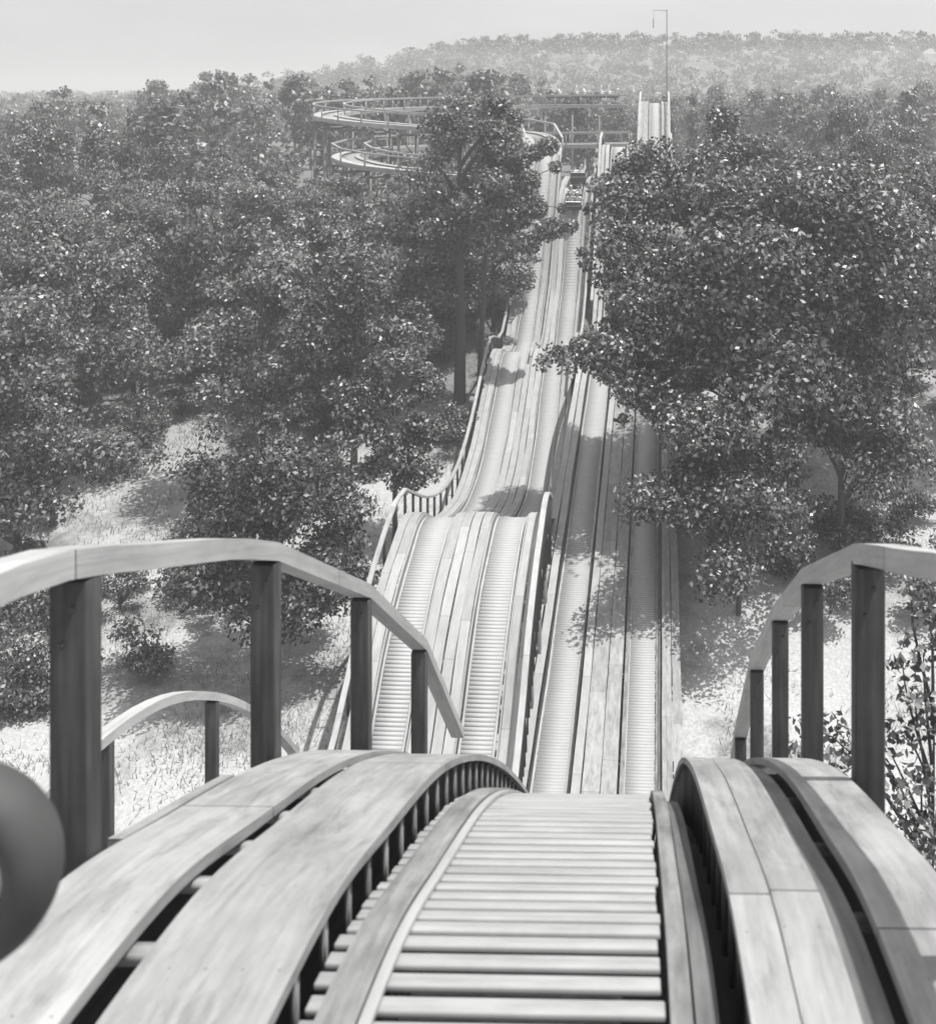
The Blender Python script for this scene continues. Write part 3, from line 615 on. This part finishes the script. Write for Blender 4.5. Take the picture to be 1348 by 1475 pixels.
def tree_meshes(H_, W, low, k, n, size, shape='round', mat='leaf', tr=.25, clump=.28):
    C = crown_clumps(shape, H_*.95, W*.82, k, low); Rc = W*clump*(.6+.7*rng.random(k))
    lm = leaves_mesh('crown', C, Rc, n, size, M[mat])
    mb = MB(); top = H_*.86; tube(mb, (0, 0, -.6-H), (0.05, .05, low*.6-H), tr*1.25, tr*.9, 9); tube(mb, (.05, .05, low*.6-H), (0, 0, low+(top-low)*.5-H), tr*.9, tr*.5, 8); tube(mb, (0, 0, low+(top-low)*.5-H), (0, .1, top-H), tr*.5, tr*.12, 6)
    for c in C[rng.choice(k, min(k, 26), replace=False)]:
        z0 = max(low*.75, c[2]-np.hypot(c[0], c[1])*.8-.5); limb(mb, (0, 0, min(z0, top)-H), (c[0], c[1], c[2]-H), tr*.38, tr*.08)
    o = mb.build('trunk', M['bark'], None, True); tm = o.data; bpy.data.objects.remove(o)
    return lm, tm
def plant(meshes, x, y, z, label, group=None, sc=1, rot=None, name='tree', cat='tree', top=None):
    o = bpy.data.objects.new(name, None); col.objects.link(o); o.location = (x, y, z+H); o.rotation_euler = (0, 0, random.uniform(0, 6.28) if rot is None else rot)
    o.scale = (sc, sc, sc) if not hasattr(sc, '__len__') else sc; tag(o, label, cat, group)
    for nm, me in (('crown', meshes[0]), ('trunk', meshes[1])):
        if me is None: continue
        c = bpy.data.objects.new(nm, me); col.objects.link(c); c.parent = o
    return o
def hero(x, y, top, W, low, k, n, size, label, shape='round', mat='leaf2', tr=.22, clump=.28, name='tree'):
    z = float(ground(x, y)); m = tree_meshes(top-z, W, low, k, n, size, shape, mat, tr, clump); return plant(m, x, y, z, label, rot=0, name=name)

# right-hand group beside the track
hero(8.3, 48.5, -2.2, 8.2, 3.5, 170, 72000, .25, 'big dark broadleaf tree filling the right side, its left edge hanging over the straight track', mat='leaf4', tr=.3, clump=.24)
hero(4.9, 41.3, -12.4, 4.1, 1.9, 60, 24000, .19, 'small leafy tree standing on pale ground at the right edge of the straight track', tr=.1, clump=.3)
hero(9.6, 44.3, -11.6, 4.2, 3.0, 60, 22000, .19, 'rounded leafy tree low in front of the big dark right tree', tr=.16)
hero(7.0, 63, -.2, 3.6, 6, 70, 24000, .24, 'tall pointed tree behind the right edge of the track below the far lift', shape='tall')
hero(17.5, 54, -1.4, 6.2, 5, 90, 32000, .24, 'tall dense tree at the right edge of the picture behind the big tree', tr=.3)
# limb that reaches left over the tracks
def reach(name, label, pts, rc, n, size, root, base, mat='leaf2', limbs=11):
    C = np.array(pts, float); Rc = np.array(rc, float)
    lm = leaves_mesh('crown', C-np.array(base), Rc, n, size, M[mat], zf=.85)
    mb = MB(); b0 = np.array(root)-np.array(base)
    for c in C[rng.permutation(len(C))[:limbs]]: limb(mb, b0-[0, 0, H], c-np.array(base)-[0, 0, H], .08, .02, .05)
    tube(mb, (0, 0, -.5-H), b0-[0, 0, H], .2, .12, 8)
    o = mb.build('trunk', M['bark'], None, True); tm = o.data; bpy.data.objects.remove(o)
    plant((lm, tm), base[0], base[1], base[2], label, rot=0)
def px(x, y, Y): return ((x-CX)*Y/F, Y, -(y-HY)*Y/F)
cl = [(782, 522, 45, .45), (800, 508, 45, .6), (820, 522, 45, .7), (842, 505, 45.3, .8), (860, 520, 45, .8), (830, 500, 45.2, .6), (880, 500, 45, .9), (895, 560, 44, .7), (868, 495, 45.5, .7), (850, 480, 45.8, .4), (893, 505, 45.2, .8), (880, 535, 44.6, .5), (848, 530, 44.8, .4), (905, 580, 44, .5), (900, 603, 43.8, .35), (890, 606, 43.8, .22), (938, 592, 44, .5), (955, 585, 44.2, .6), (845, 378, 47.5, .5), (838, 365, 47.5, .35), (858, 268, 49, .5), (850, 300, 49, .4)]
lb = pchip([(150, 975), (172, 905), (195, 888), (225, 880), (255, 868), (285, 852), (320, 852), (350, 846), (380, 848), (410, 860), (440, 882), (475, 862), (500, 848), (530, 862), (560, 886), (590, 935), (620, 972), (660, 972), (700, 970), (740, 975)])
yd = pchip([(150, 52), (300, 49), (450, 46.5), (600, 44), (740, 42)])
for k in range(230):
    y = random.uniform(212, 730); rr = random.uniform(.45, 1.2); Yd = float(yd(y))+random.uniform(-.5, 3)
    cl.append((float(lb(y))-6+rr*F/Yd*.8+random.random()**1.3*(130 if y < 560 else 60), y, Yd, rr))
reach('tree', 'dark overhanging tree whose leafy limb reaches left across the straight track', [px(x, y, Y) for x, y, Y, r in cl], [r for *_, r in cl], 68000, .215, (6.0, 47, -14.5), (5.4, 47, float(ground(5.4, 47))))
# tall tree with the bare lower trunk, centre
hero(-9.9, 66.5, 1.4, 5.2, 8.8, 80, 24000, .26, 'tall central tree with a bare dark trunk, its crown overlapping the far curve', shape='tall', tr=.34, mat='leaf', clump=.26)
cl = [(770, 300, 66, .9), (760, 260, 66, .9), (790, 210, 67, .8), (790, 330, 65, 1.0), (820, 325, 65, .6), (760, 350, 65, .9), (745, 390, 64, .6), (800, 240, 66, .5), (740, 310, 66, 1.3), (720, 270, 67, 1.4), (700, 340, 66, 1.5), (810, 300, 65.5, .4), (770, 220, 67, .7), (745, 230, 67, 1.1), (725, 200, 67, 1.2), (715, 150, 67, 1.0), (735, 170, 67, .9)]
reach('tree', 'slender tree leaning over the top of the leftmost track and hiding part of it', [px(x, y, Y) for x, y, Y, r in cl], [r for *_, r in cl], 15000, .25, (-8.3, 67.5, -9), (-8.8, 67.5, float(ground(-8.8, 67.5))))
# left hero trees
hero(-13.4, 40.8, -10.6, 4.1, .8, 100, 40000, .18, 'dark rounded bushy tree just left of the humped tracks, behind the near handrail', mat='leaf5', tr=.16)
hero(-10.7, 50.5, -8.3, 3.3, 2.0, 46, 15000, .21, 'slim light-flecked tree between the dark bushy tree and the clearing', tr=.14, shape='tall')
hero(-14.3, 57, -6.5, 4.4, 3.0, 60, 18000, .23, 'leafy tree left of the tall bare-trunked tree', mat='leaf', tr=.2)
hero(-27, 47, -8.3, 4.9, 1.5, 70, 26000, .22, 'large speckled tree at the far left behind the near handrail', mat='leaf', tr=.22)
hero(-30, 58, -5.5, 5.5, 2.5, 70, 22000, .25, 'broad tree standing in the left wood behind the speckled one', mat='leaf', tr=.22)
hero(-19.3, 57, -8.0, 4.2, 3.0, 56, 18000, .23, 'dark tree with a short visible trunk above the grassy bank', mat='leaf2', tr=.2)
# near sapling at the right edge
cl = [(1318, 850, 11, .22), (1335, 880, 11, .3), (1300, 960, 11, .2), (1330, 940, 11, .3), (1320, 1000, 10.8, .25), (1300, 1060, 10.8, .25), (1345, 1030, 11, .3), (1290, 1130, 10.6, .3), (1330, 1120, 10.8, .25), (1310, 1190, 10.6, .35), (1345, 1200, 10.8, .35), (1280, 1080, 10.7, .15),
      (1200, 1040, 11.4, .2), (1210, 1080, 11.2, .3), (1200, 1130, 11, .35), (1150, 1040, 11.8, .12), (1145, 1075, 11.6, .2), (1290, 1240, 10.5, .4), (1240, 1200, 10.7, .4), (1380, 900, 11, .4), (1400, 1050, 11, .5), (1390, 1200, 11, .6), (1330, 1280, 10.5, .5)]
def sapling():
    base = (3.3, 11.6, float(ground(3.3, 11.6))); C = np.array([px(x, y, Y) for x, y, Y, r in cl])
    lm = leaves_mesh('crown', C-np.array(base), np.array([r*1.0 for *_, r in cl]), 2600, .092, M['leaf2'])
    mb = MB(); tube(mb, (0, 0, -.4-H), (.2, -.3, 8-H), .16, .09); tube(mb, (.2, -.3, 8-H), (-.0, -.5, 15-H), .09, .03)
    for c in C: limb(mb, (.1, -.45, max(c[2]-base[2]-1.3, 6)-H), c-np.array(base)-[0, 0, H], .022, .006, .05)
    o = mb.build('trunk', M['bark'], None, True); tm = o.data; bpy.data.objects.remove(o)
    plant((lm, tm), *base, 'slender tree with large leaves close beside the near right handrail', rot=0)
sapling()

# forest of shared tree models
KINDS = [tree_meshes(15, 4.2, 3, 60, 11000, .30, 'round', 'leaf', .22), tree_meshes(15, 3.6, 3.5, 55, 9500, .30, 'tall', 'leaf2', .2), tree_meshes(15, 4.6, 3, 60, 11000, .32, 'round', 'leaf3', .25),
         tree_meshes(15, 2.9, 2.5, 50, 8000, .28, 'cone', 'leaf2', .2)]
FAR = [tree_meshes(15, 4.6, 2, 40, 2600, .62, 'round', 'leaf', .22, .34), tree_meshes(15, 4.0, 2, 40, 2400, .60, 'tall', 'leaf3', .22, .34), tree_meshes(15, 3.2, 2, 36, 2200, .6, 'cone', 'leaf2', .2, .34)]
placed = []
def free(x, y, d):
    for a, b in placed:
        if (a-x)**2+(b-y)**2 < d*d: return False
    return True
for a in ((8.8, 48.5), (4.7, 41.3), (9.6, 44.3), (7.0, 63), (17.5, 54), (5.4, 47), (-9.9, 66.5), (-13.4, 40.5), (-10.7, 50.5), (-14.3, 57), (-27, 47), (-30, 58), (-19.3, 57)): placed.append(a)
cpts = np.concatenate([pUp.p[:, :2], pLo.p[:, :2]])
toplim = pchip([(-150, 150), (0, 146), (60, 140), (100, 112), (130, 135), (160, 128), (200, 132), (230, 108), (270, 122), (310, 90), (350, 98), (380, 112), (410, 96), (450, 112), (560, 98), (640, 88), (760, 98), (800, 118), (880, 128), (960, 128), (1040, 115), (1150, 118), (1250, 112), (1348, 108), (1600, 105)])
def forest(n, xr, yr, dmin, far, label, group, cond):
    c = 0; t = 0
    while c < n and t < n*60:
        t += 1; y = yr[0]+(yr[1]-yr[0])*random.random()**.9; xp = random.uniform(*xr); x = (xp-CX)*y/F
        if not cond(x, y) or not free(x, y, dmin): continue
        if np.min(np.hypot(cpts[:, 0]-x, cpts[:, 1]-y)) < 3.6: continue
        placed.append((x, y)); z = float(ground(x, y)); xq = CX+F*x/y
        ztop = -(float(toplim(xq))-HY)/F*y
        want = random.uniform(11, 16) if y < 100 else random.uniform(12.5, 22)
        h = min(want+max(0, (y-80)*.03), ztop-z+random.uniform(-1.6, .3))
        if 76 < y < 118 and -34 < x < 8: h = min(h, (-3.4 if (x < -30 or y > 100) else (-4.7 if y < 88 else -5.6))-z-random.random()*1.2)
        if h < 5: continue
        s = h/15; ws = s*random.uniform(.75, 1.1)
        ki = random.randrange(3 if far else 4); nmk = (('round-crowned', 'slender', 'pointed') if far else ('round-crowned', 'slender', 'broad pale', 'pointed'))[ki]
        plant((FAR if far else KINDS)[ki], x, y, z, nmk+' '+label, group, sc=(max(ws, .7), max(ws, .7), s)); c += 1
    return c
print('forest', forest(100, (-120, 720), (58, 92), 3.9, False, 'leafy tree in the crowded wood filling the left side', 'trees of the near left wood', lambda x, y: (x < -11-(72-y)*.15 if y < 72 else x < -8.5) and math.hypot(x+24.5, y-60) > 6),
 forest(34, (960, 1480), (56, 92), 4.8, False, 'leafy tree in the wood on the right behind the big tree', 'trees of the right wood', lambda x, y: x > 7.5),
 forest(18, (-140, 230), (44, 58), 5.0, False, 'dense tree at the front of the left wood', 'trees at the front of the left wood', lambda x, y: x < -27),
 forest(150, (-120, 1480), (92, 200), 4.8, True, 'hazy distant tree in the wood around the far curve', 'hazy trees of the distant wood', lambda x, y: not (0.5 < x < 8 and y < 130) and not (-5 < x < 3 and y < 124)))
# bushes
BUSH = tree_meshes(2.6, 1.7, .2, 26, 3000, .16, 'round', 'leaf', .05, .34); BUSH2 = tree_meshes(2.4, 1.8, .2, 26, 2600, .17, 'round', 'leaf3', .05, .34)
bl = [(-18.5, 41), (-17, 45.5), (-20.5, 51.5), (-16.5, 52), (-21.5, 38.5), (-25, 41), (-9.6, 62), (-12, 62.5), (-16.5, 62.5), (-12.4, 46), (-24, 36), (8.6, 41.2), (9.6, 46), (13.5, 41), (7.2, 43.5), (11, 44), (13.2, 47), (15, 42.5), (3.6, 56), (4.4, 60), (5, 52), (-21.5, 60.5), (-7.9, 70), (-8.4, 73.5), (4.5, 67), (5.5, 71)]
for k in range(46): bl.append((random.uniform(-34, -9), random.uniform(60, 82)) if k < 34 else (random.uniform(6, 20), random.uniform(55, 75)))
for k in range(11): bl.append((random.uniform(-28, -17.5), random.uniform(38, 48)))
for i, (x, y) in enumerate(bl):
    s = random.uniform(.6, 1.15)
    plant(BUSH if i % 2 else BUSH2, x, y, float(ground(x, y)), 'low leafy bush growing on the ground among the trees beside the tracks', 'low bushes around the clearing', sc=s, name='bush', cat='bush')
# far hill wood: one mass
def hillwood():
    n = 2300; ys = rng.uniform(205, 700, n*3); xp = rng.uniform(-200, 1600, n*3); xs = (xp-CX)*ys/F
    keep = np.arange(n*3)[:n]; C = []; R = []
    for i in keep:
        z = float(ground(xs[i], ys[i])); h = rng.uniform(7, 13)*(1 if z > -8 else .9)
        for _ in range(5): C.append((xs[i]+rng.normal()*1.8, ys[i]+rng.normal()*1.8, z+h*rng.uniform(.35, .95)+H)); R.append(rng.uniform(1.6, 3.0))
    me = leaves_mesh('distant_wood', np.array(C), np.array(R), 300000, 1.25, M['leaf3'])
    o = bpy.data.objects.new('distant_wood', me); col.objects.link(o); tag(o, 'pale hazy mass of treetops on the far hill', 'wood', kind='stuff')
hillwood()
# grass
def grass():
    n = 52000; cx = np.where(rng.random(500) < .72, rng.uniform(-38, -8.5, 500), rng.uniform(3.2, 22, 500)); cy = rng.uniform(30, 86, 500)
    i = rng.integers(0, 500, n); x = cx[i]+rng.normal(size=n)*.75; y = cy[i]+rng.normal(size=n)*.75
    ok = ((x < -8.2) | (x > 3.6)); x, y = x[ok], y[ok]; n = len(x); z = ground(x, y)+H
    h = rng.uniform(.08, .32, n); a = rng.uniform(0, 6.28, n); w_ = .022
    dx, dy = np.cos(a)*w_, np.sin(a)*w_; lx, ly = rng.normal(size=n)*.12, rng.normal(size=n)*.12
    V = np.stack([np.c_[x-dx, y-dy, z-.03], np.c_[x+dx, y+dy, z-.03], np.c_[x+lx+dx*.2, y+ly+dy*.2, z+h], np.c_[x+lx-dx*.2, y+ly-dy*.2, z+h]], 1).reshape(-1, 3)
    me = bpy.data.meshes.new('grass'); me.vertices.add(4*n); me.vertices.foreach_set('co', V.ravel()); me.loops.add(4*n); me.loops.foreach_set('vertex_index', np.arange(4*n))
    me.polygons.add(n); me.polygons.foreach_set('loop_start', np.arange(n)*4); ul = me.uv_layers.new(name='UVMap'); ul.data.foreach_set('uv', np.c_[np.repeat(rng.random(n), 4), np.zeros(4*n)].ravel())
    me.update(calc_edges=True); me.materials.append(M['grass']); o = bpy.data.objects.new('grass', me); col.objects.link(o); tag(o, 'tufts of rough grass growing over the pale sandy ground', 'grass', kind='stuff')
grass()
# haze
mb = MB(); mb.box((0, 2300, -4.5), (2700, 0, 0), (0, 2400, 0), (0, 0, 20.5))
hm = bpy.data.materials.new('haze'); hm.use_nodes = True; hn = hm.node_tree; hn.nodes.clear()
hv = hn.nodes.new('ShaderNodeVolumePrincipled'); hv.inputs['Density'].default_value = .0015; hv.inputs['Color'].default_value = g(.97); hv.inputs['Anisotropy'].default_value = .2
ho = hn.nodes.new('ShaderNodeOutputMaterial'); hn.links.new(hv.outputs[0], ho.inputs['Volume'])
hz = mb.build('haze', hm); tag(hz, 'thin pale haze over the valley', 'haze', kind='stuff')
